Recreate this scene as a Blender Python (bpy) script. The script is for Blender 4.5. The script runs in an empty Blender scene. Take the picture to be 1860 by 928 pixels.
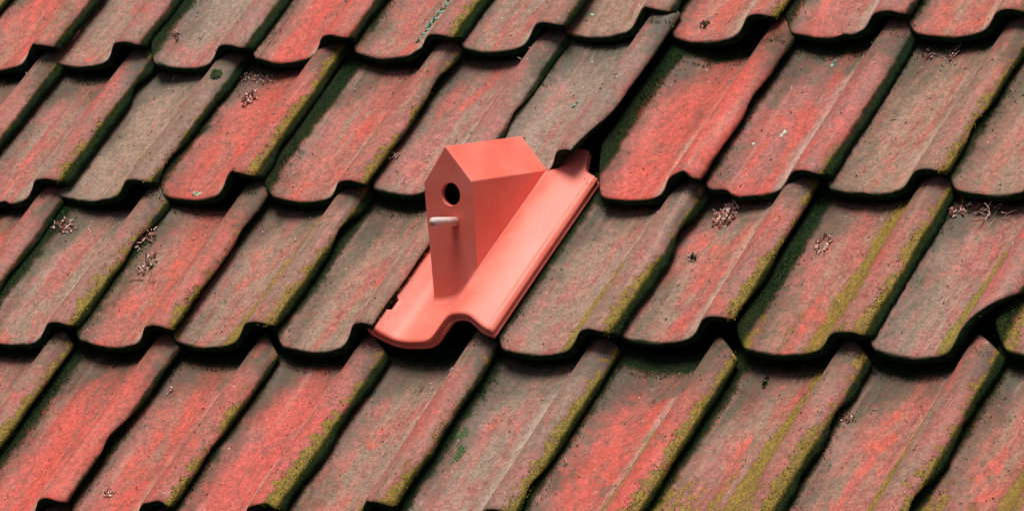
import bpy, bmesh, math, random
from mathutils import Vector, Matrix, noise

# ------------------------------------------------------------------ camera, sky, sun
scene = bpy.context.scene
col = scene.collection
TH = 0.7401617            # roof pitch, 42.4 degrees
GAUGE = 0.2814298         # spacing of the tile rows up the slope
PITCH = 0.200             # spacing of the tile columns
CAM_LOC = Vector((4.55260251, -5.2788635, 0.67280088))
FWD = Vector((-0.63695845, 0.76683641, -0.07903075))
ROLL = math.radians(-3.95039091)
cam_data = bpy.data.cameras.new('camera')
cam = bpy.data.objects.new('camera', cam_data)
col.objects.link(cam)
scene.camera = cam
_r = FWD.cross(Vector((0, 0, 1))).normalized()
_u = _r.cross(FWD).normalized()
R2 = math.cos(ROLL) * _r + math.sin(ROLL) * _u
U2 = -math.sin(ROLL) * _r + math.cos(ROLL) * _u
cam.matrix_world = Matrix((( R2.x, U2.x, -FWD.x, CAM_LOC.x),
                           ( R2.y, U2.y, -FWD.y, CAM_LOC.y),
                           ( R2.z, U2.z, -FWD.z, CAM_LOC.z),
                           ( 0, 0, 0, 1)))
cam_data.sensor_width = 36.0
cam_data.lens = 181.53
cam_data.clip_start = 0.1
cam_data.clip_end = 500.0

SUN_EL = math.radians(83)
SUN_DIR = Vector((0.10, -0.60, 0))       # horizontal direction towards the sun
SUN_DIR.normalize()
world = bpy.data.worlds.new('World')
scene.world = world
world.use_nodes = True
wn = world.node_tree.nodes
wl = world.node_tree.links
wn.clear()
sky = wn.new('ShaderNodeTexSky')
sky.sky_type = 'NISHITA'
sky.sun_disc = False
sky.sun_elevation = SUN_EL
sky.sun_rotation = math.atan2(SUN_DIR.x, SUN_DIR.y)
sky.air_density = 1.0
sky.dust_density = 6.0
sky.ozone_density = 0.5
bg = wn.new('ShaderNodeBackground')
bg.inputs['Strength'].default_value = 0.05
wo = wn.new('ShaderNodeOutputWorld')
wl.new(sky.outputs[0], bg.inputs[0])
wl.new(bg.outputs[0], wo.inputs[0])
sun_data = bpy.data.lights.new('sun', 'SUN')
sun_data.energy = 3.0
sun_data.angle = math.radians(30)
sun_data.color = (1.0, 0.95, 0.88)
sun = bpy.data.objects.new('sun', sun_data)
col.objects.link(sun)
to_sun = Vector((SUN_DIR.x * math.cos(SUN_EL), SUN_DIR.y * math.cos(SUN_EL), math.sin(SUN_EL)))
sun.rotation_euler = to_sun.to_track_quat('Z', 'Y').to_euler()
sun.location = to_sun * 20
scene.view_settings.view_transform = 'Standard'
scene.view_settings.look = 'None'
scene.view_settings.gamma = 1.0
scene.view_settings.exposure = 0.43

# ------------------------------------------------------------------ node helpers
class Nodes:
    def __init__(self, name):
        self.mat = bpy.data.materials.new(name)
        self.mat.use_nodes = True
        self.t = self.mat.node_tree
        self.t.nodes.clear()
        self.out = self.t.nodes.new('ShaderNodeOutputMaterial')
        self.bsdf = self.t.nodes.new('ShaderNodeBsdfPrincipled')
        self.t.links.new(self.bsdf.outputs[0], self.out.inputs['Surface'])
    def put(self, sock, v):
        if isinstance(v, bpy.types.NodeSocket): self.t.links.new(v, sock)
        elif isinstance(v, (tuple, list)):
            v = tuple(v)
            if len(v) == 3 and len(sock.default_value) == 4: v = v + (1,)
            sock.default_value = v
        else: sock.default_value = v
    def m(self, op, a, b=0.0, c=0.0, clamp=False):
        n = self.t.nodes.new('ShaderNodeMath'); n.operation = op; n.use_clamp = clamp
        self.put(n.inputs[0], a); self.put(n.inputs[1], b); self.put(n.inputs[2], c)
        return n.outputs[0]
    def add(self, a, b): return self.m('ADD', a, b)
    def sub(self, a, b): return self.m('SUBTRACT', a, b)
    def mul(self, a, b): return self.m('MULTIPLY', a, b)
    def ss(self, x, lo, hi, a=0.0, b=1.0):
        n = self.t.nodes.new('ShaderNodeMapRange'); n.interpolation_type = 'SMOOTHSTEP'
        self.put(n.inputs['Value'], x); self.put(n.inputs['From Min'], lo); self.put(n.inputs['From Max'], hi)
        self.put(n.inputs['To Min'], a); self.put(n.inputs['To Max'], b)
        return n.outputs[0]
    def band(self, x, c, w):          # 1 on x = c, falling to 0 at c -+ w
        return self.ss(self.m('ABSOLUTE', self.sub(x, c)), 0.0, w, 1.0, 0.0)
    def mix(self, f, a, b):
        n = self.t.nodes.new('ShaderNodeMix'); n.data_type = 'RGBA'
        self.put(n.inputs[0], f); self.put(n.inputs[6], a); self.put(n.inputs[7], b)
        return n.outputs[2]
    def vmath(self, op, a, b):
        n = self.t.nodes.new('ShaderNodeVectorMath'); n.operation = op
        self.put(n.inputs[0], a); self.put(n.inputs[1], b)
        return n.outputs[0]
    def noise(self, vec, scale, detail=4.0, rough=0.55, dist=0.0):
        n = self.t.nodes.new('ShaderNodeTexNoise')
        self.put(n.inputs['Vector'], vec); n.inputs['Scale'].default_value = scale
        n.inputs['Detail'].default_value = detail; n.inputs['Roughness'].default_value = rough
        n.inputs['Distortion'].default_value = dist
        return n.outputs['Fac']
    def voronoi(self, vec, scale, feature='F1'):
        n = self.t.nodes.new('ShaderNodeTexVoronoi'); n.feature = feature
        self.put(n.inputs['Vector'], vec); n.inputs['Scale'].default_value = scale
        return n
    def bump(self, h, strength, dist, normal=None):
        n = self.t.nodes.new('ShaderNodeBump')
        n.inputs['Strength'].default_value = strength; n.inputs['Distance'].default_value = dist
        self.put(n.inputs['Height'], h)
        if normal is not None: self.put(n.inputs['Normal'], normal)
        return n.outputs[0]

PALE = (0.36, 0.275, 0.20)

def old_tile_material():
    N = Nodes('weathered_clay')
    tc = N.t.nodes.new('ShaderNodeTexCoord')
    oi = N.t.nodes.new('ShaderNodeObjectInfo')
    sep = N.t.nodes.new('ShaderNodeSeparateXYZ'); N.t.links.new(tc.outputs['Object'], sep.inputs[0])
    c, v = sep.outputs[0], sep.outputs[1]
    vh = N.sub(v, N.mul(oi.outputs['Object Index'], 0.001))        # row 4 lies lower, so more of its heads is bare
    par = N.t.nodes.new('ShaderNodeSeparateColor'); N.t.links.new(oi.outputs['Color'], par.inputs[0])
    pred, plich, pjun = par.outputs[0], par.outputs[1], par.outputs[2]
    palg = oi.outputs['Alpha']
    seed = N.t.nodes.new('ShaderNodeCombineXYZ')
    N.put(seed.inputs[0], N.mul(oi.outputs['Random'], 37.0)); N.put(seed.inputs[1], N.mul(oi.outputs['Random'], 91.0))
    base = N.vmath('ADD', tc.outputs['Object'], seed.outputs[0])
    st = N.vmath('ADD', N.vmath('MULTIPLY', tc.outputs['Object'], (1.0, 0.42, 1.0)), seed.outputs[0])     # stretched along the slope
    st2 = N.vmath('ADD', N.vmath('MULTIPLY', tc.outputs['Object'], (1.0, 0.13, 1.0)), seed.outputs[0])
    big = N.noise(st, 16, 5, 0.6, 0.5)
    mid = N.noise(base, 55, 6, 0.65, 0.3)
    fine = N.noise(base, 260, 5, 0.7)
    vfine = N.noise(base, 750, 3, 0.6)
    streak = N.noise(st2, 60, 5, 0.6, 0.2)
    # pink-brown washed clay, grey film, vivid red wear
    pink = N.mix(N.ss(fine, 0.30, 0.70), (0.26, 0.070, 0.054), (0.50, 0.172, 0.138))
    grey = N.mix(N.ss(fine, 0.3, 0.7), (0.20, 0.138, 0.098), (0.37, 0.270, 0.200))
    red = N.mix(N.ss(fine, 0.3, 0.7), (0.50, 0.060, 0.042), (0.66, 0.125, 0.092))
    gsum = N.add(N.add(N.mul(big, 0.6), N.mul(streak, 0.5)), N.mul(mid, 0.35))        # about .72
    shift = N.mul(N.sub(0.52, pred), 0.42)
    col0 = N.mix(N.ss(N.add(gsum, shift), 0.63, 0.86), pink, grey)
    rsum = N.add(N.add(N.mul(N.noise(st, 21, 6, 0.62, 0.8), 0.75), N.mul(mid, 0.32)), N.mul(fine, 0.15))   # about .61
    rshift = N.mul(N.sub(pred, 0.5), 0.30)
    rmask = N.ss(N.add(rsum, rshift), 0.59, 0.76)
    col1 = N.mix(N.mul(rmask, 0.80), col0, red)
    # fine sooty speckle
    spk = N.ss(N.add(N.mul(fine, 0.6), N.mul(vfine, 0.55)), 0.655, 0.74)
    col1 = N.mix(N.mul(spk, 0.25), col1, (0.10, 0.065, 0.045))
    # pale line where trough meets roll
    cw = N.add(c, N.mul(N.sub(big, 0.5), 0.030))
    pl = N.mul(N.band(cw, 0.066, 0.026), N.ss(N.add(streak, N.mul(big, 0.5)), 0.45, 0.85))
    col2 = N.mix(N.mul(pl, 0.95), col1, N.mix(N.ss(fine, 0.3, 0.7), (0.37, 0.255, 0.195), (0.56, 0.43, 0.345)))
    thin = N.mul(N.band(cw, 0.071, 0.0022), N.ss(streak, 0.45, 0.62))
    col2 = N.mix(N.mul(thin, 0.3), col2, (0.16, 0.085, 0.06))
    # dusky roll
    roll = N.mul(N.ss(c, 0.075, 0.10), N.ss(N.add(mid, N.mul(N.sub(0.5, pred), 0.3)), 0.42, 0.62))
    col3 = N.mix(N.mul(roll, 0.55), col2, (0.22, 0.105, 0.080))
    # grey-green algae film, more towards the shaded left side of the trough
    al = N.add(N.mul(N.noise(base, 34, 6, 0.68, 0.6), 0.8), N.mul(fine, 0.35))       # about .58
    al = N.add(al, N.mul(N.sub(palg, 0.5), 0.22))
    al = N.add(al, N.ss(c, -0.055, -0.018, 0.10, 0.0))
    al = N.add(al, N.ss(vh, 0.19, 0.275, 0.0, 0.11))
    col4 = N.mix(N.mul(N.ss(al, 0.66, 0.80), 0.72), col3, (0.115, 0.115, 0.075))
    # brown grime plus soft occlusion painted on the pan's left and under the laps
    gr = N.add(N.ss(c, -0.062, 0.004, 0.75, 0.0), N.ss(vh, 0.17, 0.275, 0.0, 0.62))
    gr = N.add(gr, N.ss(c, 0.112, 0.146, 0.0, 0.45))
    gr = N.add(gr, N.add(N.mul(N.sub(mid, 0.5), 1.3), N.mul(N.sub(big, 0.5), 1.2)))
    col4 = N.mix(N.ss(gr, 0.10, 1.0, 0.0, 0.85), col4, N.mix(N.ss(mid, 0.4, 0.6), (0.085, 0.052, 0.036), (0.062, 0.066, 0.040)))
    # scattered dark scratches and green pits
    sc = N.noise(N.vmath('MULTIPLY', base, (1.0, 0.35, 1.0)), 150, 2, 0.5, 1.2)
    col4 = N.mix(N.mul(N.ss(sc, 0.725, 0.77), 0.75), col4, (0.06, 0.05, 0.035))
    gp = N.noise(N.vmath('MULTIPLY', base, (1.0, 0.5, 1.0)), 75, 3, 0.6, 0.7)
    col4 = N.mix(N.mul(N.ss(gp, 0.70, 0.74), 0.75), col4, (0.085, 0.13, 0.075))
    ls = N.noise(N.vmath('ADD', N.vmath('MULTIPLY', tc.outputs['Object'], (1.0, 0.09, 1.0)), seed.outputs[0]), 42, 4, 0.6, 0.3)
    col4 = N.mix(N.mul(N.ss(ls, 0.56, 0.70), 0.45), col4, (0.145, 0.085, 0.062))
    col4 = N.mix(N.mul(N.ss(ls, 0.44, 0.32), 0.26), col4, (0.52, 0.30, 0.24))
    # white crust dots
    vo = N.voronoi(base, 95)
    dotm = N.mul(N.ss(vo.outputs['Distance'], 0.10, 0.17, 1.0, 0.0), N.ss(N.noise(base, 40, 1), 0.66, 0.70))
    col4 = N.mix(N.mul(dotm, 0.8), col4, (0.50, 0.52, 0.40))
    # olive lichen on the right flank of the roll, lower half; purple rim
    ln = N.add(N.mul(N.noise(base, 62, 7, 0.72, 0.4), 0.9), N.mul(fine, 0.25))        # about .575
    ln = N.sub(ln, 0.575)
    right = N.add(N.ss(c, 0.110, 0.148), N.mul(N.ss(v, 0.0, 0.27, 0.16, -0.22), 1.0))
    lz = N.add(N.mul(N.sub(plich, 0.5), 0.95), N.sub(right, 0.86))
    lz = N.add(lz, N.add(N.mul(ln, 2.6), N.mul(N.sub(big, 0.5), 1.6)))
    lz = N.sub(lz, N.ss(c, 0.06, 0.10, 1.2, 0.0))
    jn = N.add(N.band(cw, 0.066, 0.040), N.ss(v, 0.0, 0.28, 0.28, -0.20))
    jz = N.add(N.add(N.mul(N.sub(pjun, 0.5), 1.0), N.sub(jn, 0.68)), N.add(N.mul(ln, 0.9), N.mul(N.sub(streak, 0.5), 1.3)))
    jz = N.sub(jz, N.ss(pjun, 0.05, 0.12, 2.0, 0.0))
    both = N.m('MAXIMUM', lz, jz)
    # lichen on the left rim of the trough of some tiles
    left = N.add(N.ss(c, -0.055, -0.030, 0.55, 0.0), N.ss(v, 0.0, 0.15, 0.25, -0.2))
    lfz = N.add(N.add(N.mul(N.sub(pjun, 0.62), 0.9), N.sub(left, 0.80)), N.mul(ln, 1.8))
    both = N.m('MAXIMUM', both, lfz)
    rim = N.ss(both, -0.13, -0.02)
    core = N.ss(both, 0.0, 0.06)
    col5 = N.mix(N.mul(rim, 0.55), col4, (0.26, 0.072, 0.070))
    olive = N.mix(N.ss(fine, 0.35, 0.65), (0.13, 0.105, 0.008), (0.34, 0.26, 0.024))
    col5 = N.mix(N.mul(core, 0.85), col5, olive)
    # each tile fired to its own tone
    mot = N.noise(base, 115, 6, 0.75, 0.6)
    mg = N.mix(N.ss(N.add(N.mul(mot, 0.7), N.mul(mid, 0.3)), 0.38, 0.62), (0.66, 0.70, 0.68), (1.16, 1.10, 1.08))
    mm2 = N.t.nodes.new('ShaderNodeMix'); mm2.data_type = 'RGBA'; mm2.blend_type = 'MULTIPLY'
    mm2.inputs[0].default_value = 1.0; N.put(mm2.inputs[6], col5); N.put(mm2.inputs[7], mg)
    col5 = mm2.outputs[2]
    tint = N.mix(oi.outputs['Random'], (1.05, 0.90, 0.85), (0.98, 1.02, 1.08))
    mt = N.t.nodes.new('ShaderNodeMix'); mt.data_type = 'RGBA'; mt.blend_type = 'MULTIPLY'
    mt.inputs[0].default_value = 1.0; N.put(mt.inputs[6], col5); N.put(mt.inputs[7], tint)
    col5 = mt.outputs[2]
    # black-green growth and painted gap shade on long edges and under upper row
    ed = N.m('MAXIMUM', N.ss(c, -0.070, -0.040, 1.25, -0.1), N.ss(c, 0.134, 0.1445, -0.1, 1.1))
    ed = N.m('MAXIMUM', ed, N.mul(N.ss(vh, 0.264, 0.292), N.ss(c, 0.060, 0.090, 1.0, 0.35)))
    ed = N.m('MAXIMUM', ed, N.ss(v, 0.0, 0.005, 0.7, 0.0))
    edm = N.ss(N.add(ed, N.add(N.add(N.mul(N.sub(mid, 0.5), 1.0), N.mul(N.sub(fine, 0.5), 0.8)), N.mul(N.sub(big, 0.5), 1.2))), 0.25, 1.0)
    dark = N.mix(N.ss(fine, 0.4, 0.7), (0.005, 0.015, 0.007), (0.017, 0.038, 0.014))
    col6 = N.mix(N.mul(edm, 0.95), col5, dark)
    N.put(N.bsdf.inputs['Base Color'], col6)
    N.put(N.bsdf.inputs['Roughness'], N.ss(big, 0.3, 0.7, 0.55, 0.80))
    N.put(N.bsdf.inputs['Specular IOR Level'], N.ss(edm, 0.0, 0.6, 0.30, 0.0))
    hgt = N.add(N.add(N.mul(mid, 0.22), N.mul(fine, 0.26)), N.mul(vfine, 0.16))
    hgt = N.add(hgt, N.mul(core, N.mul(fine, 0.9)))
    hgt = N.add(hgt, N.mul(streak, 0.20))
    N.put(N.bsdf.inputs['Normal'], N.bump(hgt, 0.50, 0.0035))
    return N.mat

def simple_material(name, c0, c1, scale, rough=0.8, bump=0.4, dist=0.002, spec=0.3, lo=0.35, hi=0.65):
    N = Nodes(name)
    tc = N.t.nodes.new('ShaderNodeTexCoord')
    f = N.noise(tc.outputs['Object'], scale, 5, 0.65)
    N.put(N.bsdf.inputs['Base Color'], N.mix(N.ss(f, lo, hi), c0, c1))
    N.bsdf.inputs['Roughness'].default_value = rough
    N.bsdf.inputs['Specular IOR Level'].default_value = spec
    if bump: N.put(N.bsdf.inputs['Normal'], N.bump(f, bump, dist))
    return N.mat

def glaze_material():
    N = Nodes('fresh_coral_clay')
    tc = N.t.nodes.new('ShaderNodeTexCoord')
    o = tc.outputs['Object']
    a = N.noise(o, 14, 4, 0.5, 0.3)
    b = N.noise(o, 420, 4, 0.6)
    cc = N.mix(N.ss(a, 0.35, 0.68), (0.84, 0.165, 0.112), (0.87, 0.218, 0.165))
    dst = N.noise(N.vmath('MULTIPLY', o, (1.0, 0.35, 0.5)), 30, 6, 0.7, 0.4)
    cc = N.mix(N.mul(N.ss(dst, 0.50, 0.72), 0.35), cc, (0.68, 0.105, 0.060))
    cc = N.mix(N.mul(N.ss(dst, 0.42, 0.28), 0.30), cc, (0.84, 0.27, 0.20))
    cc = N.mix(N.mul(N.ss(b, 0.5, 0.75), 0.30), cc, (0.60, 0.10, 0.06))
    vo = N.voronoi(o, 38)
    spot = N.mul(N.ss(vo.outputs['Distance'], 0.035, 0.05, 1.0, 0.0), N.ss(N.noise(o, 21, 1), 0.58, 0.6))
    cc = N.mix(N.mul(spot, 0.6), cc, (0.33, 0.06, 0.05))
    N.put(N.bsdf.inputs['Base Color'], cc)
    N.put(N.bsdf.inputs['Roughness'], N.ss(a, 0.3, 0.7, 0.42, 0.55))
    N.bsdf.inputs['Specular IOR Level'].default_value = 0.42
    N.put(N.bsdf.inputs['Normal'], N.bump(N.add(N.mul(b, 0.35), a), 0.45, 0.002))
    return N.mat

M_OLD = old_tile_material()
M_EDGE = simple_material('mossy_edge_and_shade', (0.005, 0.018, 0.009), (0.018, 0.040, 0.018), 120, 1.0, 0.6, 0.003, 0.02)  # moss-dark butts; also paints shade under the new tile and inside the house
M_NEW = glaze_material()
M_DECK = simple_material('dark_roof_boards', (0.010, 0.012, 0.009), (0.03, 0.028, 0.02), 30, 0.95, 0.3, 0.004, 0.1)
M_PERCH = simple_material('pale_perch_glaze', (0.66, 0.48, 0.43), (0.76, 0.60, 0.55), 90, 0.5, 0.1, 0.001, 0.4)

# ------------------------------------------------------------------ roof frame of reference
UX = Vector((1, 0, 0)); VX = Vector((0, math.cos(TH), math.sin(TH))); NX = Vector((0, -math.sin(TH), math.cos(TH)))
BASE = Matrix(((1, 0, 0, 0), (0, VX.y, NX.y, 0), (0, VX.z, NX.z, 0), (0, 0, 0, 1)))
TILT = math.atan2(0.029, GAUGE)
THICK = 0.0115
TILT_OLD = math.atan2(0.026, GAUGE)

def lerp_profile(pts):
    # smooth (Catmull-Rom) interpolation through the points of a cross-section
    def fn(x):
        n = len(pts)
        if x <= pts[0][0]: return pts[0][1]
        if x >= pts[-1][0]: return pts[-1][1]
        for i in range(n - 1):
            if x <= pts[i + 1][0]: break
        x0, y0 = pts[i]; x1, y1 = pts[i + 1]
        m0 = (y1 - pts[i - 1][1]) / (x1 - pts[i - 1][0]) if i > 0 else (y1 - y0) / (x1 - x0)
        m1 = (pts[i + 2][1] - y0) / (pts[i + 2][0] - x0) if i + 2 < n else (y1 - y0) / (x1 - x0)
        h = x1 - x0; t = (x - x0) / h
        return ((2*t**3 - 3*t*t + 1) * y0 + (t**3 - 2*t*t + t) * h * m0 + (-2*t**3 + 3*t*t) * y1 + (t**3 - t*t) * h * m1)
    return fn

OLD_P = lerp_profile([(-.082, .022), (-.066, .0170), (-.047, .0105), (-.024, .0032), (0, 0), (.026, .0010), (.048, .0045), (.064, .0100),
                      (.076, .0190), (.086, .0300), (.096, .0375), (.108, .0405), (.120, .0400), (.131, .0370), (.139, .0320), (.1445, .0265)])
NEW_P = lerp_profile([(-.088, .044), (-.072, .036), (-.060, .027), (-.045, .017), (-.026, .013), (-.002, .0135), (.014, .0165), (.028, .024), (.042, .0355),
                      (.055, .0455), (.068, .0505), (.082, .0520), (.096, .0500), (.110, .0460), (.124, .0405), (.139, .0340)])

def sheet_mesh(name, hfun, cl, cr, vs, ve, thick, nc, nv, rings, mats, warp=None):
    """Curved clay sheet: top grid, bottom grid and a rim; rings = (depth 0..1, outward metres)."""
    def spaced(n, e):
        inner = [e + (1 - 2 * e) * k / (n - 3) for k in range(n - 2)]
        return [0.0] + inner + [1.0]
    ts = spaced(nc, 0.012); ss = spaced(nv, 0.010)
    top, bot = [], []
    for j in range(nv):
        rt, rb = [], []
        for i in range(nc):
            vv = ss[j] * 0.34
            c = cl(vv) + ts[i] * (cr(vv) - cl(vv))
            v = vs(c) + ss[j] * (ve(c) - vs(c))
            h = hfun(c, v)
            dc = 0.002
            sl = (hfun(c + dc, v) - hfun(c - dc, v)) / (2 * dc)
            nn = Vector((-sl, 0, 1)).normalized()
            p = Vector((c, v, h))
            if i in (0, nc - 1) or j in (0, nv - 1): p = p - nn * 0.0016
            rt.append(p); rb.append(Vector((c, v, h)) - nn * thick)
        top.append(rt); bot.append(rb)
    verts = []; faces = []; mi = []
    ti = [[0] * nc for _ in range(nv)]; bi = [[0] * nc for _ in range(nv)]
    for j in range(nv):
        for i in range(nc):
            ti[j][i] = len(verts); verts.append(top[j][i])
    for j in range(nv):
        for i in range(nc):
            bi[j][i] = len(verts); verts.append(bot[j][i])
    for j in range(nv - 1):
        for i in range(nc - 1):
            faces.append((ti[j][i], ti[j][i+1], ti[j+1][i+1], ti[j+1][i])); mi.append(0)
            faces.append((bi[j][i], bi[j+1][i], bi[j+1][i+1], bi[j][i+1])); mi.append(len(mats) - 1)
    loop = [(0, i) for i in range(nc)] + [(j, nc-1) for j in range(1, nv)] + [(nv-1, i) for i in range(nc-2, -1, -1)] + [(j, 0) for j in range(nv-2, 0, -1)]
    L = len(loop)
    ringidx = [[ti[j][i] for j, i in loop]]
    for (d, o) in rings:
        row = []
        for k, (j, i) in enumerate(loop):
            a = top[loop[k-1][0]][loop[k-1][1]]; b = top[loop[(k+1) % L][0]][loop[(k+1) % L][1]]
            t = (b - a); out = Vector((t.y, -t.x, 0)); out = out.normalized() if out.length > 1e-9 else out
            p = top[j][i].lerp(bot[j][i], d) + out * o
            row.append(len(verts)); verts.append(p)
        ringidx.append(row)
    ringidx.append([bi[j][i] for j, i in loop])
    for a, b in zip(ringidx[:-1], ringidx[1:]):
        for k in range(L):
            k2 = (k + 1) % L
            faces.append((a[k], b[k], b[k2], a[k2])); mi.append(1)
    if warp: verts = [warp(p) for p in verts]
    me = bpy.data.meshes.new(name)
    me.from_pydata([tuple(p) for p in verts], [], faces)
    me.polygons.foreach_set('material_index', mi)
    me.polygons.foreach_set('use_smooth', [True] * len(faces))
    for m in mats: me.materials.append(m)
    me.update()
    return me

# roof: the dark boarding under the tiles carries every tile as a part
def box_mesh(name, x0, x1, y0, y1, z0, z1, mat):
    bm = bmesh.new()
    bmesh.ops.create_cube(bm, size=1.0)
    for v in bm.verts:
        v.co = Vector((x0 if v.co.x < 0 else x1, y0 if v.co.y < 0 else y1, z0 if v.co.z < 0 else z1))
    me = bpy.data.meshes.new(name); bm.to_mesh(me); bm.free(); me.materials.append(mat)
    return me
roof = bpy.data.objects.new('roof', box_mesh('roof', -1.9, 2.0, -1.0, 1.35, -0.100, -0.080, M_DECK))
roof.matrix_world = BASE
roof['kind'] = 'structure'
col.objects.link(roof)

# where each tile lies, off the regular grid (metres along the row, up the slope)
OFF = {(-5,1):(-.012,.001),(-4,1):(.006,-.009),(-3,1):(.012,-.005),(-2,1):(.015,-.005),(-1,1):(.012,-.001),(0,1):(-.010,.022),(1,1):(-.012,.006),(2,1):(0,.004),(3,1):(.003,-.001),
       (-5,2):(-.001,-.002),(-4,2):(-.014,.001),(-3,2):(-.007,.002),(-2,2):(.011,-.005),(-1,2):(.003,.006),(0,2):(-.003,.024),(1,2):(.007,-.010),(2,2):(.004,-.004),(3,2):(.002,-.004),(4,2):(.004,-.010),
       (-4,3):(.006,.002),(-3,3):(.008,0),(-2,3):(-.005,.001),(-1,3):(.000,-.004),(1,3):(-.002,-.006),(2,3):(-.011,.018),(3,3):(.004,-.001),(4,3):(.002,-.001),(5,3):(.004,.002)}
HS = {(0,2):1.12,(-3,1):1.05,(-2,1):.95,(2,1):.9,(-4,2):.92,(-3,2):1.06,(1,2):1.08,(3,2):.85,(-3,3):1.1,(-1,3):1.12,(3,3):.9,(4,3):1.15,(-1,4):1.05}
# (red wear, lichen on the roll, lichen in the crease, algae film)
LOOK = {(-6,1):(.62,.2,0,.5),(-5,1):(.42,.3,0,.35),(-4,1):(.40,.25,0,.35),(-3,1):(.72,.1,0,.3),(-2,1):(.5,.72,0,.45),(-1,1):(.42,.1,0,.3),(0,1):(.35,.05,0,.75),(1,1):(.55,.5,0,.5),(2,1):(.55,.1,0,.6),(3,1):(.5,.6,0,.35),(4,1):(.5,.4,0,.5),
        (-6,2):(.5,.5,0,.5),(-5,2):(.5,.62,0,.4),(-4,2):(.18,.45,.15,.6),(-3,2):(.75,.72,0,.4),(-2,2):(.55,.55,0,.35),(-1,2):(.48,.1,0,.4),(0,2):(.32,.1,0,.6),(1,2):(.95,.2,0,.4),(2,2):(.72,.3,0,.62),(3,2):(.35,.66,.1,.4),(4,2):(.38,.3,.2,.4),(5,2):(.4,.3,.2,.4),
        (-5,3):(.5,.5,0,.4),(-4,3):(.42,.76,.1,.35),(-3,3):(.55,.58,.1,.35),(-2,3):(.36,.72,.72,.35),(-1,3):(.36,.5,0,.4),(1,3):(.32,.62,.3,.5),(2,3):(.5,.80,.05,.5),(3,3):(.5,.92,.78,.4),(4,3):(.5,.35,.45,.5),(5,3):(.4,.6,.9,.4),
        (-5,4):(.5,.6,0,.5),(-4,4):(.5,.85,.2,.4),(-3,4):(.88,.15,.05,.6),(-2,4):(.66,.72,0,.55),(-1,4):(.88,.88,0,.4),(0,4):(.45,.6,.15,.5),(1,4):(.38,.85,0,.5),(2,4):(.78,.95,.15,.85),(3,4):(.42,.92,.95,.35),(4,4):(.55,.78,.35,.5),(5,4):(.45,.8,.9,.6),(6,4):(.5,.7,.5,.5)}

TILES = {}
def tile_height(cl_, hs, sd):
    def h(c, v):
        w = noise.noise(Vector((c * 14, v * 7, sd * 3.1))) * 0.0016 + noise.noise(Vector((c * 45, v * 30, sd * 5.3))) * 0.0005
        return OLD_P(c) * hs + w
    return h

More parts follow.
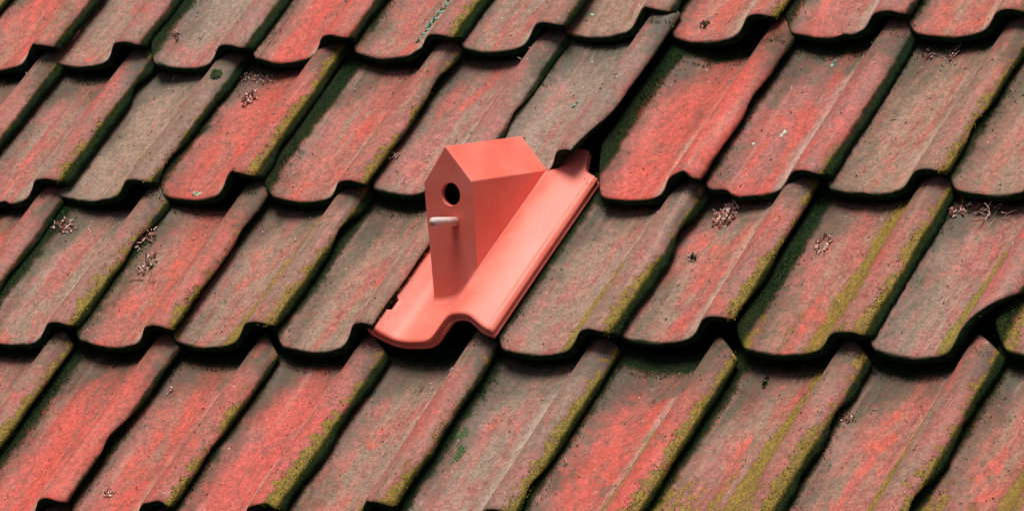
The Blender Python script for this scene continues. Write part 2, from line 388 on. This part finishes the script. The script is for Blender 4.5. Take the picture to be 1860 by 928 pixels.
def make_tile(i, j):
    rnd = random.Random(i * 131 + j * 977 + 5)
    sd = rnd.uniform(0, 50)
    hs = HS.get((i, j), rnd.uniform(0.95, 1.05))
    hf = tile_height(None, hs, sd)
    wl_ = rnd.uniform(-.002, .002); wr = rnd.uniform(-.003, .003)
    cham = rnd.uniform(0.040, 0.056); chx = rnd.uniform(0.030, 0.040)
    hc = rnd.uniform(0.030, 0.045)
    chip_c = rnd.uniform(-0.05, 0.13); chip_d = rnd.choice([0, .003, .006, .009])
    chip_v = rnd.uniform(0.02, 0.26); chip_e = rnd.choice([0, .002, .004, .006])
    if (i, j) == (2, 2): chip_c, chip_d, chip_v, chip_e = -.03, .008, .1, 0
    if (i, j) == (2, 1): chip_v, chip_e = .0, 0
    if (i, j) == (0, 2): chip_v, chip_e = .15, .002
    if (i, j) == (1, 2): cham, chx = .085, .048
    cw_ = 0.03
    rec = rnd.uniform(.002, .012)
    if (i, j) == (-1, 3): wr = -.013
    if (i, j) == (0, 2): wr = -.003
    if (i, j) == (1, 2): cham, chx = .085, .048
    cham *= rnd.uniform(.8, 1.15)
    def cl(v): return -0.082 + wl_ + noise.noise(Vector((v * 20, sd, 1))) * .0015
    def cr(v): return 0.1445 + wr + noise.noise(Vector((v * 12, sd, 4))) * .0022 + noise.noise(Vector((v * 70, sd, 9))) * .0009 - chip_e * math.exp(-((v - chip_v) / cw_) ** 2) - (.020 * math.exp(-(v / .07) ** 2) if (i, j) == (0, 2) else 0)
    def vs(c):
        a = max(0, (-0.082 + chx - c) / chx)
        r = cham * a ** 1.35 if a > 0 else 0
        # rounded corner at the foot of the roll
        k = max(0, min(1, (c - (.050 if (i, j) == (0, 2) else .064)) / .024)); r += rec * k * k * (3 - 2 * k)
        b = max(0, (c - 0.132) / 0.0125)
        r += .007 * b * b
        r += noise.noise(Vector((c * 35, sd, 7))) * .0022 + noise.noise(Vector((c * 120, sd, 2))) * .0008
        if (i, j) == (4, 3): r += 0.085 * max(0, (c - .075) / .07) ** 1.1     # big broken corner
        r += chip_d * math.exp(-((c - chip_c) / .012) ** 2)
        return r
    def ve(c):
        a = max(0, min(1, (c - 0.095) / 0.05))
        return (0.346 if j >= 4 else 0.338) - hc * a
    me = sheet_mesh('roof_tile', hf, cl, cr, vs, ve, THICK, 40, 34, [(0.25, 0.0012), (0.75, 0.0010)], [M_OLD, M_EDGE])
    ox, ov = OFF.get((i, j), (rnd.uniform(-.006, .006), rnd.uniform(-.006, .006) - (.033 if j >= 4 else 0)))
    o = bpy.data.objects.new('roof_tile', me)
    yaw = math.radians(rnd.uniform(-1.1, 1.1))
    if (i, j) == (0, 1): yaw = math.radians(1.5)
    loc = Matrix.Translation((i * PITCH + ox, (3 - j) * GAUGE + ov, rnd.uniform(-.001, .0015) + (.006 if (i, j) == (0, 2) else 0)))
    m = loc @ Matrix.Rotation(yaw, 4, 'Z') @ Matrix.Rotation(-TILT_OLD, 4, 'X') @ Matrix.Rotation(math.radians(rnd.uniform(-1.3, 1.3)), 4, 'Y')
    o.parent = roof
    o.matrix_local = m
    lk = LOOK.get((i, j), (rnd.uniform(.3, .7), rnd.uniform(.1, .8), rnd.choice([0, 0, .6]), rnd.uniform(.3, .6)))
    o.color = lk
    o.pass_index = 28 if j == 4 else 0
    col.objects.link(o)
    TILES[(i, j)] = (m, hf, o)
    return o

def surf(i, j, c, v, lift=0.0):
    """World point on the top of tile (i, j)."""
    m, hf, o = TILES[(i, j)]
    return BASE @ m @ Vector((c, v, hf(c, v) + lift))

RANGE = {0: (-7, 4), 1: (-8, 6), 2: (-7, 6), 3: (-6, 7), 4: (-6, 8), 5: (-5, 8)}
for j, (a, b) in RANGE.items():
    for i in range(a, b + 1):
        if (i, j) == (0, 3): continue
        make_tile(i, j)

# ------------------------------------------------------------------ the birdhouse tile
bird = bpy.data.objects.new('birdhouse_tile', None)
bird.empty_display_size = 0.05
bird['label'] = 'smooth coral clay roof tile with a small gabled birdhouse rising from it'
bird['category'] = 'birdhouse'
col.objects.link(bird)
BIRD_M = BASE @ Matrix.Translation((0, 0.004, 0)) @ Matrix.Rotation(-TILT, 4, 'X')
bird.matrix_world = Matrix.Translation(BIRD_M.translation)

def new_h(c, v):
    h = NEW_P(c)
    h += 0.0022 * math.exp(-((c - 0.1335) / 0.0022) ** 2)          # thin rib along the right edge
    h += noise.noise(Vector((c * 12, v * 6, 3.3))) * 0.0010
    return h
def new_cl(v):
    k = max(0.0, min(1.0, (v - 0.034) / 0.006)) * max(0.0, min(1.0, (0.066 - v) / 0.004))
    return -0.081 + 0.014 * k
def new_ve(c):
    a = max(0.0, min(1.0, (c - 0.106) / 0.013))
    return 0.349 - 0.036 * a - 0.008 * max(0.0, (c - 0.119) / 0.02)
def new_vs(c):
    k = max(0.0, min(1.0, (c - 0.030) / 0.035)); k = k * k * (3 - 2 * k)
    e = max(0.0, min(1.0, (c - 0.088) / 0.050)); e = e * e * (3 - 2 * e)
    return 0.016 * k * (1 - e) + 0.010 * max(0.0, (-0.068 - c) / 0.02) ** 1.5 + noise.noise(Vector((c * 30, 3, 7))) * .0012
me = sheet_mesh('pantile', new_h, new_cl, lambda v: 0.139, new_vs, new_ve, 0.0150, 96, 90,
                [(0.10, 0.0006), (0.42, -0.0008), (0.52, -0.0012), (0.60, 0.0018), (0.80, 0.0022)], [M_NEW, M_NEW, M_EDGE])  # last slot darkens the underside, painting in the hollow's shade
pan = bpy.data.objects.new('pantile', me)
col.objects.link(pan)
pan.parent = bird
pan.matrix_world = BIRD_M
pan.matrix_parent_inverse = Matrix.Identity(4)
pan.matrix_local = bird.matrix_world.inverted() @ BIRD_M
INV = BIRD_M.inverted()
def bird_z(x, y):
    """World height of the pantile's top below the point (x, y)."""
    c = x; v = 0.1; z = 0.1
    for _ in range(12):
        p = BIRD_M @ Vector((c, v, new_h(c, v)))
        v += (y - p.y) / VX.y * 0.9
    return (BIRD_M @ Vector((c, v, new_h(c, v)))).z

# house shell: outer pentagon prism with a round hole, inner chamber
XL, XR, XA, YF, YB = -0.0300, 0.0552, 0.0124, 0.0610, 0.2240
ZE, ZA = 0.2235, 0.2722
HX, HZ, HR = 0.0160, 0.2060, 0.0166
def house_mesh():
    bm = bmesh.new()
    nseg = 48
    def outline(inset, zb):
        d = inset
        return [Vector((XL + d, 0, zb)), Vector((XR - d, 0, zb)), Vector((XR - d, 0, ZE - d * .4)), Vector((XA, 0, ZA - d * 1.45)), Vector((XL + d, 0, ZE - d * .4))]
    def ray_hit(poly, ang):
        o = Vector((HX, 0, HZ)); dr = Vector((math.cos(ang), 0, math.sin(ang)))
        best = None
        for a, b in zip(poly, poly[1:] + poly[:1]):
            e = b - a; den = dr.x * e.z - dr.z * e.x
            if abs(den) < 1e-9: continue
            w = a - o
            t = (w.x * e.z - w.z * e.x) / den; s = (w.x * dr.z - w.z * dr.x) / den
            if t > 0 and -1e-6 <= s <= 1 + 1e-6 and (best is None or t < best): best = t
        return o + dr * best
    def prism(inset, zb, yf, yb, flip):
        poly = outline(inset, zb)
        angs = set(2 * math.pi * k / nseg for k in range(nseg))
        corner = [math.atan2(p.z - HZ, p.x - HX) % (2 * math.pi) for p in poly]
        lst = sorted(list(angs) + corner)
        ci = {lst.index(a): k for k, a in enumerate(corner)}
        ring_o = []; ring_h = []
        for q, a in enumerate(lst):
            p = poly[ci[q]] if q in ci else ray_hit(poly, a)
            ring_o.append(bm.verts.new((p.x, yf, p.z)))
            ring_h.append(bm.verts.new((HX + HR * math.cos(a), yf, HZ + HR * math.sin(a))))
        n = len(lst)
        for q in range(n):
            r = (q + 1) % n
            f = [ring_o[q], ring_o[r], ring_h[r], ring_h[q]]
            bm.faces.new(f if flip else f[::-1])
        back = [bm.verts.new((v.co.x, yb, v.co.z)) for v in ring_o]
        for q in range(n):
            r = (q + 1) % n
            f = [ring_o[q], back[q], back[r], ring_o[r]]
            bm.faces.new(f if flip else f[::-1])
        bf = bm.faces.new(back if flip else back[::-1])
        return ring_h
    ho = prism(0.0, 0.0, YF, YB, False)
    hi = prism(0.006, 0.0, YF + 0.006, YB - 0.006, True)
    n = len(ho)
    # both rings start at slightly different corner angles: rebuild the tunnel from clean circles
    k0 = [bm.verts.new((HX + HR * math.cos(2*math.pi*k/72), YF - 0.0002, HZ + HR * math.sin(2*math.pi*k/72))) for k in range(72)]
    k1 = [bm.verts.new((HX + (HR - .0008) * math.cos(2*math.pi*k/72), YF + 0.0012, HZ + (HR - .0008) * math.sin(2*math.pi*k/72))) for k in range(72)]
    k2 = [bm.verts.new((HX + (HR - .0008) * math.cos(2*math.pi*k/72), YF + 0.0065, HZ + (HR - .0008) * math.sin(2*math.pi*k/72))) for k in range(72)]
    for a, b in ((k0, k1), (k1, k2)):
        for k in range(72):
            bm.faces.new((a[k], b[k], b[(k+1) % 72], a[(k+1) % 72]))
    bmesh.ops.remove_doubles(bm, verts=bm.verts, dist=1e-6)
    edges = []
    for e in bm.edges:
        if len(e.link_faces) == 2 and abs(e.calc_face_angle(0)) > 0.35:
            a, b = e.verts
            if all((v.co.x < XL + 1e-5 or v.co.x > XR - 1e-5 or v.co.z > ZE - 1e-5) for v in (a, b)) and min(a.co.y, b.co.y) < YB - .001:
                edges.append(e)
    bmesh.ops.bevel(bm, geom=edges, offset=0.0016, segments=3, profile=0.5, affect='EDGES')
    return bm
bm = house_mesh()
for v in bm.verts:            # the walls stop just inside the thickness of the tile
    v.co.z = max(v.co.z, bird_z(v.co.x, v.co.y) - 0.007)
bm.normal_update()
for v in bm.verts:            # hand-built, slightly uneven clay walls
    p = v.co
    w = noise.noise(Vector((p.x * 18, p.y * 18, p.z * 18)))
    w2 = noise.noise(Vector((p.x * 18 + 7, p.y * 18, p.z * 18 + 4)))
    p.x += w * 0.0008; p.z += w2 * 0.0008
    if p.z < ZE: p.x += (ZE - p.z) * (0.02 if p.x < XA else 0.0)
def split(bm, keep, name, smooth=False):
    b2 = bm.copy()
    b2.normal_update()
    bmesh.ops.delete(b2, geom=[f for f in b2.faces if not keep(f)], context='FACES')
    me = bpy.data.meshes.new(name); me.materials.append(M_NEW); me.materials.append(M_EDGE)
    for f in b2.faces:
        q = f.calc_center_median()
        f.material_index = 1 if (q.y > YF + .0055 and XL + .004 < q.x < XR - .004 and q.y < YB - .004 and q.z < ZA - .005 and (q.z < ZE - .001 or abs(q.x - XA) < (ZA - .006 - q.z) * .85)) else 0  # chamber faces get the dark slot as painted shade behind the hole
    b2.to_mesh(me); b2.free()
    return me
is_roof = lambda f: f.normal.z > 0.30 and f.calc_center_median().z > ZE - 0.002 and f.normal.y > -0.6
for nm, fn in (('house_wall', lambda f: not is_roof(f)), ('gable_roof', is_roof)):
    me = split(bm, fn, nm)
    o = bpy.data.objects.new(nm, me); col.objects.link(o); o.parent = bird
    o.matrix_local = bird.matrix_world.inverted()
bm.free()
# pressed clay fillet where the walls grow out of the tile
def fillet():
    path = []
    for k in range(31): path.append((XL + .003 + (XR - XL - .003) * k / 30, YF, 0, -1))
    for k in range(1, 46): path.append((XR, YF + (YB - YF) * k / 45, 1, 0))
    vs_, fs = [], []
    for (x, y, nx, ny) in path:
        z0 = bird_z(x, y)
        w = 0.0042 + 0.0012 * noise.noise(Vector((x * 90, y * 90, 2)))
        zo = bird_z(x + nx * w, y + ny * w)
        vs_ += [(x + nx * .0003, y + ny * .0003, z0 + w * 1.1), (x + nx * w * .16, y + ny * w * .16, z0 + (zo - z0) * .16 + w * .50),
                (x + nx * w * .45, y + ny * w * .45, z0 + (zo - z0) * .45 + w * .16), (x + nx * w, y + ny * w, zo - .0004)]
    for k in range(len(path) - 1):
        for q in range(3):
            a = k * 4 + q
            fs.append((a, a + 1, a + 5, a + 4))
    me = bpy.data.meshes.new('clay_seam'); me.from_pydata(vs_, [], fs); me.materials.append(M_NEW)
    me.polygons.foreach_set('use_smooth', [True] * len(fs)); me.update()
    o = bpy.data.objects.new('clay_seam', me); col.objects.link(o); o.parent = bird
    o.matrix_local = bird.matrix_world.inverted()
fillet()
# perch
def perch():
    a = Vector((0.0212, YF + .004, 0.1686)); b = Vector((0.0208, 0.0130, 0.1735))
    bm = bmesh.new()
    d = (b - a); L = d.length
    bmesh.ops.create_cone(bm, cap_ends=True, segments=24, radius1=0.0064, radius2=0.0061, depth=L)
    ed = [e for e in bm.edges if all(v.co.z > L / 2 - 1e-5 for v in e.verts)]
    bmesh.ops.bevel(bm, geom=ed, offset=0.0012, segments=3, affect='EDGES')
    mm = Matrix.Translation((a + b) / 2) @ d.to_track_quat('Z', 'Y').to_matrix().to_4x4()
    bmesh.ops.transform(bm, matrix=mm, verts=bm.verts)
    me = bpy.data.meshes.new('perch'); bm.to_mesh(me); bm.free(); me.materials.append(M_PERCH)
    me.shade_smooth()
    o = bpy.data.objects.new('perch', me); col.objects.link(o); o.parent = bird
    o.matrix_local = bird.matrix_world.inverted()
perch()

# ------------------------------------------------------------------ moss and litter
M_MOSS = simple_material('dark_gap_moss', (0.006, 0.022, 0.007), (0.035, 0.085, 0.016), 60, 0.95, 0, 0, 0.1)
M_GREEN = simple_material('bright_moss', (0.04, 0.13, 0.015), (0.20, 0.36, 0.05), 150, 0.9, 0, 0, 0.1)
M_OLIVE = simple_material('olive_lichen_grains', (0.10, 0.085, 0.008), (0.36, 0.29, 0.03), 160, 0.95, 0, 0, 0.05)
M_DULL = simple_material('dull_green_film', (0.035, 0.065, 0.025), (0.085, 0.15, 0.055), 300, 0.95, 0.5, 0.002, 0.05)
M_LITTER = simple_material('dry_pink_litter', (0.46, 0.13, 0.10), (0.82, 0.66, 0.58), 170, 0.85, 0, 0, 0.15, 0.42, 0.56)
M_BROWN = simple_material('brown_litter', (0.06, 0.03, 0.02), (0.30, 0.09, 0.06), 120, 0.9, 0, 0, 0.15)
M_CRUST = simple_material('blue_green_crust_lichen', (0.06, 0.14, 0.11), (0.36, 0.46, 0.38), 220, 0.95, 0.8, 0.004, 0.1)
M_WHITE = simple_material('pale_crust_lichen', (0.38, 0.50, 0.32), (0.62, 0.66, 0.52), 300, 0.95, 0.6, 0.003, 0.1)

def finish(name, verts, faces, mats, mi=None, smooth=False):
    me = bpy.data.meshes.new(name)
    me.from_pydata(verts, [], faces)
    for m in mats: me.materials.append(m)
    if mi: me.polygons.foreach_set('material_index', mi)
    if smooth: me.polygons.foreach_set('use_smooth', [True] * len(faces))
    me.update()
    o = bpy.data.objects.new(name, me); col.objects.link(o)
    return o

R = random.Random(11)
def blade(vs, fs, mi, p, d, w, m):
    """One little leaf: a bent strip of two faces."""
    side = d.cross(Vector((R.uniform(-1, 1), R.uniform(-1, 1), R.uniform(-1, 1))))
    if side.length < 1e-9: return
    side = side.normalized() * w
    k = len(vs)
    mid = p + d * 0.5 + Vector((R.uniform(-1, 1), R.uniform(-1, 1), R.uniform(-1, 1))) * w
    vs += [tuple(p - side), tuple(p + side), tuple(mid + side * .8), tuple(mid - side * .8), tuple(p + d)]
    fs += [(k, k+1, k+2, k+3), (k+3, k+2, k+4)]; mi += [m, m]

mv, mf, mm_ = [], [], []
def nz(p, s): return noise.noise(Vector(p) * s)
VIS = [k for k in TILES if 1 <= k[1] <= 5 and -6 <= k[0] <= 6]
for (i, j) in VIS:
    # along the foot of the upper row, on this tile's head
    for _ in range(420):
        c = R.uniform(-0.06, 0.142)
        v = 0.268 + abs(R.gauss(0, 0.010)) if c < .08 else 0.272 + abs(R.gauss(0, .008))
        if v > .30: v = .285
        if j == 4: v += .030
        p = surf(i, j, c, v)
        if nz(p, 22) + R.uniform(-.3, .3) < (-.05 if c < .09 else .12): continue
        d = (NX * R.uniform(.2, 1) + UX * R.uniform(-1, 1) + VX * R.uniform(-1.2, .4)).normalized() * R.uniform(.0015, .0050)
        blade(mv, mf, mm_, p, d, R.uniform(.0003, .0008), 1 if R.random() < .08 else 0)
    # in the long gap to the left of the trough
    for _ in range(900):
        c = -0.073 + abs(R.gauss(0, 0.012)); v = R.uniform(0.01, 0.29)
        if c > -.035: c = -.06
        p = surf(i, j, c, v)
        if nz(p, 15) + R.uniform(-.35, .35) < .0: continue
        d = (NX * R.uniform(.2, 1) + UX * R.uniform(-.4, 1.2) + VX * R.uniform(-1, 1)).normalized() * R.uniform(.0015, .0055)
        blade(mv, mf, mm_, p, d, R.uniform(.0003, .0008), 1 if R.random() < .06 else 0)
for (i, j) in VIS:
    pl_ = LOOK.get((i, j), (0, 0, 0, 0))[1]
    if pl_ < .45: continue
    for _ in range(int(1000 * (pl_ - .3))):
        v = abs(R.gauss(0, .13 * pl_ + .02)) + .004
        c = .1425 - abs(R.gauss(0, .006 + .012 * (pl_ - .4)))
        if v > .24 or c < .09: continue
        p = surf(i, j, c, v)
        if nz(p, 60) + .5 * nz(p, 170) + R.uniform(-.2, .2) < .05: continue
        d = (NX + UX * R.uniform(-.8, .8) + VX * R.uniform(-.8, .8)).normalized() * R.uniform(.0008, .0020)
        blade(mv, mf, mm_, p, d, R.uniform(.0005, .0011), 2)
moss = finish('moss', mv, mf, [M_MOSS, M_GREEN, M_OLIVE], mm_)
moss['kind'] = 'stuff'
moss['label'] = 'fine dark green moss growing in the gaps between the old roof tiles'

def twig(vs, fs, mi, p, d, up, r, curl, m, seg=4):
    """A curled little tube of four sides."""
    d = d.copy(); q = p.copy(); k0 = len(vs)
    ax = up.cross(d).normalized() if up.cross(d).length > 1e-6 else UX
    L = d.length / seg
    for s in range(seg + 1):
        t = s / seg
        dn = d.normalized(); a = up.cross(dn)
        a = a.normalized() if a.length > 1e-6 else ax
        b = dn.cross(a)
        rr = r * (1 - .55 * t * t)
        for q4 in range(4):
            an = q4 * math.pi / 2
            vs.append(tuple(q + (a * math.cos(an) + b * math.sin(an)) * rr))
        q = q + dn * L
        d = Matrix.Rotation(curl, 3, up) @ d
        d = d + Vector((R.uniform(-1, 1), R.uniform(-1, 1), R.uniform(-1, 1))) * d.length * .12
    for s in range(seg):
        for q4 in range(4):
            a = k0 + s * 4 + q4; b = k0 + s * 4 + (q4 + 1) % 4
            fs.append((a, b, b + 4, a + 4)); mi.append(m)
    fs.append((k0 + 3, k0 + 2, k0 + 1, k0)); mi.append(m)
    e = k0 + seg * 4
    fs.append((e, e + 1, e + 2, e + 3)); mi.append(m)

# single flecks of dry litter, uncountable
lv, lf, lm = [], [], []
for (i, j) in VIS:
    for _ in range(30):
        near_head = R.random() < .45
        c = R.uniform(-.05, .07) if R.random() < .85 else R.uniform(.07, .13)
        v = R.uniform(.215, .272) if near_head else R.uniform(.01, .26)
        p = surf(i, j, c, v, .0006)
        d = (UX * R.uniform(-1, 1) + VX * R.uniform(-1, 1) + NX * R.uniform(0, .35)).normalized() * R.choice([.002, .003, .004, .006, .009]) * R.uniform(.7, 1.2)
        twig(lv, lf, lm, p, d, NX, R.uniform(.00025, .0007), R.uniform(-.5, .5), R.choice([0, 0, 0, 1]), 3)
    for _ in range(14):       # moss crumbs
        c = R.uniform(-.05, .12); v = R.uniform(.01, .27)
        p = surf(i, j, c, v, .0002)
        for _k in range(R.randint(2, 7)):
            blade(lv, lf, lm, p + UX * R.uniform(-.001, .001) + VX * R.uniform(-.0015, .0015), (NX * .6 + UX * R.uniform(-1, 1) + VX * R.uniform(-1, 1)).normalized() * R.uniform(.001, .0025), .0006, R.choice([1, 2]))
litter = finish('litter', lv, lf, [M_LITTER, M_BROWN, M_MOSS], lm)
litter['kind'] = 'stuff'
litter['label'] = 'tiny dry husks and moss crumbs scattered over the tiles'

# larger finds, each a thing of its own, lying on the tile (i, j) at (c, v)
def clump(kind, place, n, spread, label, cat, size=0.008, r=0.0007, mats=(0, 0, 1), group=None, name='husk_clump', seed=1):
    i, j, c0, v0 = place
    global R
    R = random.Random(seed * 17 + n)
    sc_, sv_ = spread
    lean = 0.35
    vs_, fs_, mi_ = [], [], []
    for k in range(n):
        a = R.uniform(0, 2 * math.pi); q = math.sqrt(R.random())
        if kind == 'ring': q = R.uniform(.6, 1.0)
        dc = math.cos(a) * q * sc_; dv = math.sin(a) * q * sv_
        c = min(.14, max(-.078, c0 + dc)); v = min(.30, max(0.003, v0 + dv))
        lift = R.uniform(0.0002, 0.0050 * (1 - q * .7)) if kind != 'flat' else .0006
        p = surf(i, j, c, v, lift)
        if kind == 'twig':
            d = (UX * R.uniform(-1, 1) + VX * R.uniform(-.6, 1) + NX * R.uniform(0, .4)).normalized() * size * R.uniform(.5, 1.8)
        else:
            d = (UX * R.uniform(-.6, .6) + VX * R.uniform(-1, 1) + NX * R.uniform(-.05, .55)).normalized() * size * R.uniform(.4, 1.2)
        twig(vs_, fs_, mi_, p, d, NX, r * R.uniform(.6, 1.8), R.uniform(-.5, .5), R.choice(mats), 4)
        if kind != 'twig' and R.random() < .3: blade(vs_, fs_, mi_, p, d * .7, r * 1.6, R.choice(mats))
    o = finish(name, vs_, fs_, [M_LITTER, M_BROWN, M_MOSS], mi_)
    o['label'] = label; o['category'] = cat
    if group: o['group'] = group
    return o

def cushion(place, rad, label, cat, mats, name='moss_cushion', seed=3, n=700):
    """A rounded tuft of tiny leaves."""
    i, j, c0, v0 = place
    global R
    R = random.Random(seed)
    vs_, fs_, mi_ = [], [], []
    p0 = surf(i, j, c0, v0, -rad * .15)
    for k in range(n):
        a = R.uniform(0, 2 * math.pi); z = R.uniform(0, 1); q = math.sqrt(1 - z * z)
        dr = UX * math.cos(a) * q + VX * math.sin(a) * q + NX * z
        p = p0 + dr * rad * R.uniform(.55, .95)
        blade(vs_, fs_, mi_, p, (dr + UX * R.uniform(-.6, .6) + VX * R.uniform(-.6, .6)).normalized() * rad * .28, rad * .05, 0 if R.random() < .7 else 1)
    o = finish(name, vs_, fs_, list(mats), mi_)
    o['label'] = label; o['category'] = cat
    return o

def crust(place, spread, n, size, label, cat, mats, name='crust_lichen', seed=5, turn=0.0, hgt=.35, group=None):
    """Crusty patch: overlapping low lumpy scales."""
    i, j, c0, v0 = place
    global R
    R = random.Random(seed)
    vs_, fs_, mi_ = [], [], []
    for k in range(n):
        a = R.uniform(0, 2 * math.pi); q = math.sqrt(R.random())
        x = math.cos(a) * q * spread[0]; y = math.sin(a) * q * spread[1]
        c = c0 + x * math.cos(turn) - y * math.sin(turn); v = max(0.002, v0 + x * math.sin(turn) + y * math.cos(turn))
        rad = size * R.uniform(.5, 1.2); k0 = len(vs_); m = 0 if R.random() < .6 else 1
        seg = 9; rr = [rad * R.uniform(.7, 1.15) for _ in range(seg)]
        for ring, (f, h) in enumerate(((1.0, -.0002), (.8, rad * hgt), (.35, rad * hgt * 1.35))):
            for t in range(seg):
                an = 2 * math.pi * t / seg
                vs_.append(tuple(surf(i, j, c + rr[t] * f * math.cos(an), max(.0005, v + rr[t] * f * math.sin(an)), h + R.uniform(-.1, .1) * rad * hgt)))
        for ring in range(2):
            for t in range(seg):
                t2 = (t + 1) % seg; b = k0 + ring * seg
                fs_.append((b + t, b + t2, b + seg + t2, b + seg + t)); mi_.append(m)
        fs_.append(tuple(range(k0 + 2 * seg, k0 + 3 * seg))); mi_.append(m)
    o = finish(name, vs_, fs_, list(mats), mi_)
    o['label'] = label; o['category'] = cat
    if group: o['group'] = group
    return o

clump('heap', (2, 3, -.012, .243), 90, (.016, .024), 'tall heap of pink and red husks on the tile two columns right of the birdhouse', 'husk clump', .008, .0012, (0, 0, 0, 1), seed=1)
clump('ring', (3, 3, -.034, .201), 34, (.009, .017), 'oval ring of pink husks on the wide yellow-streaked tile right of the tall heap', 'husk clump', .007, .0010, (0, 0, 1), seed=2)
clump('heap', (-3, 3, -.058, .205), 75, (.014, .022), 'upper part of the long pale tangle of husks on the left of the picture', 'husk clump', .007, .0008, (0, 0, 2), seed=3)
clump('heap', (-3, 3, -.030, .166), 60, (.010, .024), 'lower grey and pink tail of the long husk tangle with a dark twig', 'husk clump', .007, .0008, (0, 0, 2), seed=4)
clump('twig', (-3, 3, -.010, .120), 5, (.012, .030), 'hair thin reddish stalks trailing below the long husk tangle', 'stalks', .020, .0004, (1,), name='thin_stalks', seed=5)
clump('heap', (-4, 3, -.048, .237), 60, (.018, .014), 'round nest of pink husks on the tile left of the long tangle', 'husk clump', .008, .0009, (0, 0, 1), seed=6)
clump('heap', (-3, 2, -.024, .216), 50, (.009, .018), 'red brown caterpillar-like clump on the vivid red tile', 'husk clump', .006, .0010, (1, 1, 0), seed=7)
clump('flat', (-3, 2, -.040, .258), 80, (.042, .012), 'loose band of dry husks under the upper row beside the green moss ball', 'husk litter', .007, .0006, (0, 0, 1), name='husk_band', seed=8)
clump('heap', (-5, 1, -.050, .060), 40, (.006, .016), 'red and white husks caught at the left edge of a top row tile', 'husk clump', .007, .0009, (0, 1), seed=9)
clump('twig', (-4, 1, -.042, .060), 10, (.004, .008), 'small dark red bud with a short white stalk on the top row', 'bud', .007, .0009, (1, 1, 0), name='bud', seed=10)
clump('ring', (-1, 2, -.054, .066), 26, (.008, .006), 'crumpled white tuft on the tile just left of the birdhouse gable', 'tuft', .006, .0009, (0,), name='white_tuft', seed=11)
clump('heap', (3, 2, .0, .275), 44, (.008, .016), 'dark and pink husk clump hanging below the top right row', 'husk clump', .008, .0008, (0, 1, 2), seed=12)
clump('heap', (3, 2, -.034, .268), 22, (.009, .009), 'few pale husks left of the dark clump at the top right', 'husk clump', .006, .0007, (0, 1), seed=13)
clump('heap', (1, 1, -.014, .033), 26, (.006, .008), 'small dark brown knot on the foot of a grey top row tile', 'husk clump', .005, .0007, (1, 2, 2), seed=14)
clump('heap', (4, 3, -.050, .252), 26, (.008, .008), 'curled red bud with pale tips near the right edge of the picture', 'bud', .008, .0012, (0, 1), name='curled_bud', seed=15)
clump('twig', (4, 3, -.018, .262), 34, (.040, .014), 'sprawling pale twigs under the upper row near the right edge', 'twigs', .014, .0006, (0, 0, 1), name='twig_spray', seed=16)
clump('heap', (4, 3, -.066, .214), 22, (.008, .014), 'pink twigs sticking out of the dark gap by the yellow-edged roll', 'twigs', .010, .0007, (0, 0, 1), name='twig_spray', seed=17)
clump('heap', (2, 3, -.022, .159), 20, (.010, .006), 'small dark twiggy knot below the tall husk heap', 'husk clump', .008, .0007, (2, 2, 0), seed=18)
clump('heap', (-2, 4, -.022, 0.052), 26, (.009, .008), 'pale pink crumb at the foot of a bottom row tile', 'husk clump', .006, .0009, (0,), seed=19)
clump('ring', (-2, 4, -.040, 0.251), 12, (.004, .006), 'tiny white flake on a bottom row tile under the left rows', 'flake', .006, .0008, (0,), name='white_flake', seed=20)
clump('twig', (3, 4, -.024, 0.290), 12, (.003, .010), 'black green scrap beside the yellow-covered roll of the bottom row', 'scrap', .005, .0011, (2,), name='moss_scrap', seed=21)
clump('flat', (4, 4, -.052, 0.221), 40, (.012, .009), 'reddish brown sprinkle of crumbs on a bottom row tile at the right', 'husk litter', .004, .0006, (1, 1, 0), name='husk_sprinkle', seed=22)
cushion((-4, 2, .122, .236), .0095, 'round green moss ball sitting on a tile roll at the upper left', 'moss', (M_GREEN, M_CRUST), seed=23)
cushion((-4, 2, -.042, .066), .0045, 'tiny dark green moss dot in the middle of a grey tile', 'moss', (M_GREEN, M_MOSS), seed=24, n=250)
crust((-2, 1, .046, .078), (.007, .055), 90, .0035, 'blue green crust of lichen running down the crease of a top row tile', 'lichen', (M_CRUST, M_MOSS), seed=25, turn=-.05)
crust((2, 2, .010, .262), (.002, .008), 9, .0028, 'small green white lichen scab near the head of the mottled tile', 'lichen', (M_CRUST, M_WHITE), seed=26)
crust((2, 2, .002, .123), (.002, .007), 8, .0028, 'bright pale green lichen fleck at the middle of the mottled tile', 'lichen', (M_WHITE, M_WHITE), seed=27)
crust((2, 2, -.032, .096), (.002, .003), 5, .0022, 'tiny white lichen dot left of the bright pale green fleck', 'lichen', (M_WHITE, M_WHITE), seed=28)
crust((0, 1, -.028, .045), (.002, .002), 5, .0022, 'single pale dot of lichen on the short tile above the birdhouse', 'lichen', (M_WHITE, M_WHITE), seed=29)
crust((-3, 2, .004, .012), (.008, .004), 14, .0028, 'pale green lichen crust on the foot of the vivid red tile', 'lichen', (M_WHITE, M_CRUST), seed=30)
crust((1, 4, -.050, 0.169), (.004, .012), 24, .0030, 'upper dark green moss patch in the bottom row trough right of the birdhouse tile', 'moss', (M_DULL, M_DULL), name='moss_patch', hgt=.15, seed=31)
crust((1, 4, -.038, 0.136), (.005, .018), 34, .0030, 'lower and longer dark green moss patch in the same bottom row trough', 'moss', (M_DULL, M_DULL), name='moss_patch', hgt=.15, seed=32)
crust((0, 2, .018, .153), (.0025, .006), 10, .0026, 'small blue green lichen scab above the ridge of the birdhouse', 'lichen', (M_CRUST, M_MOSS), seed=33)
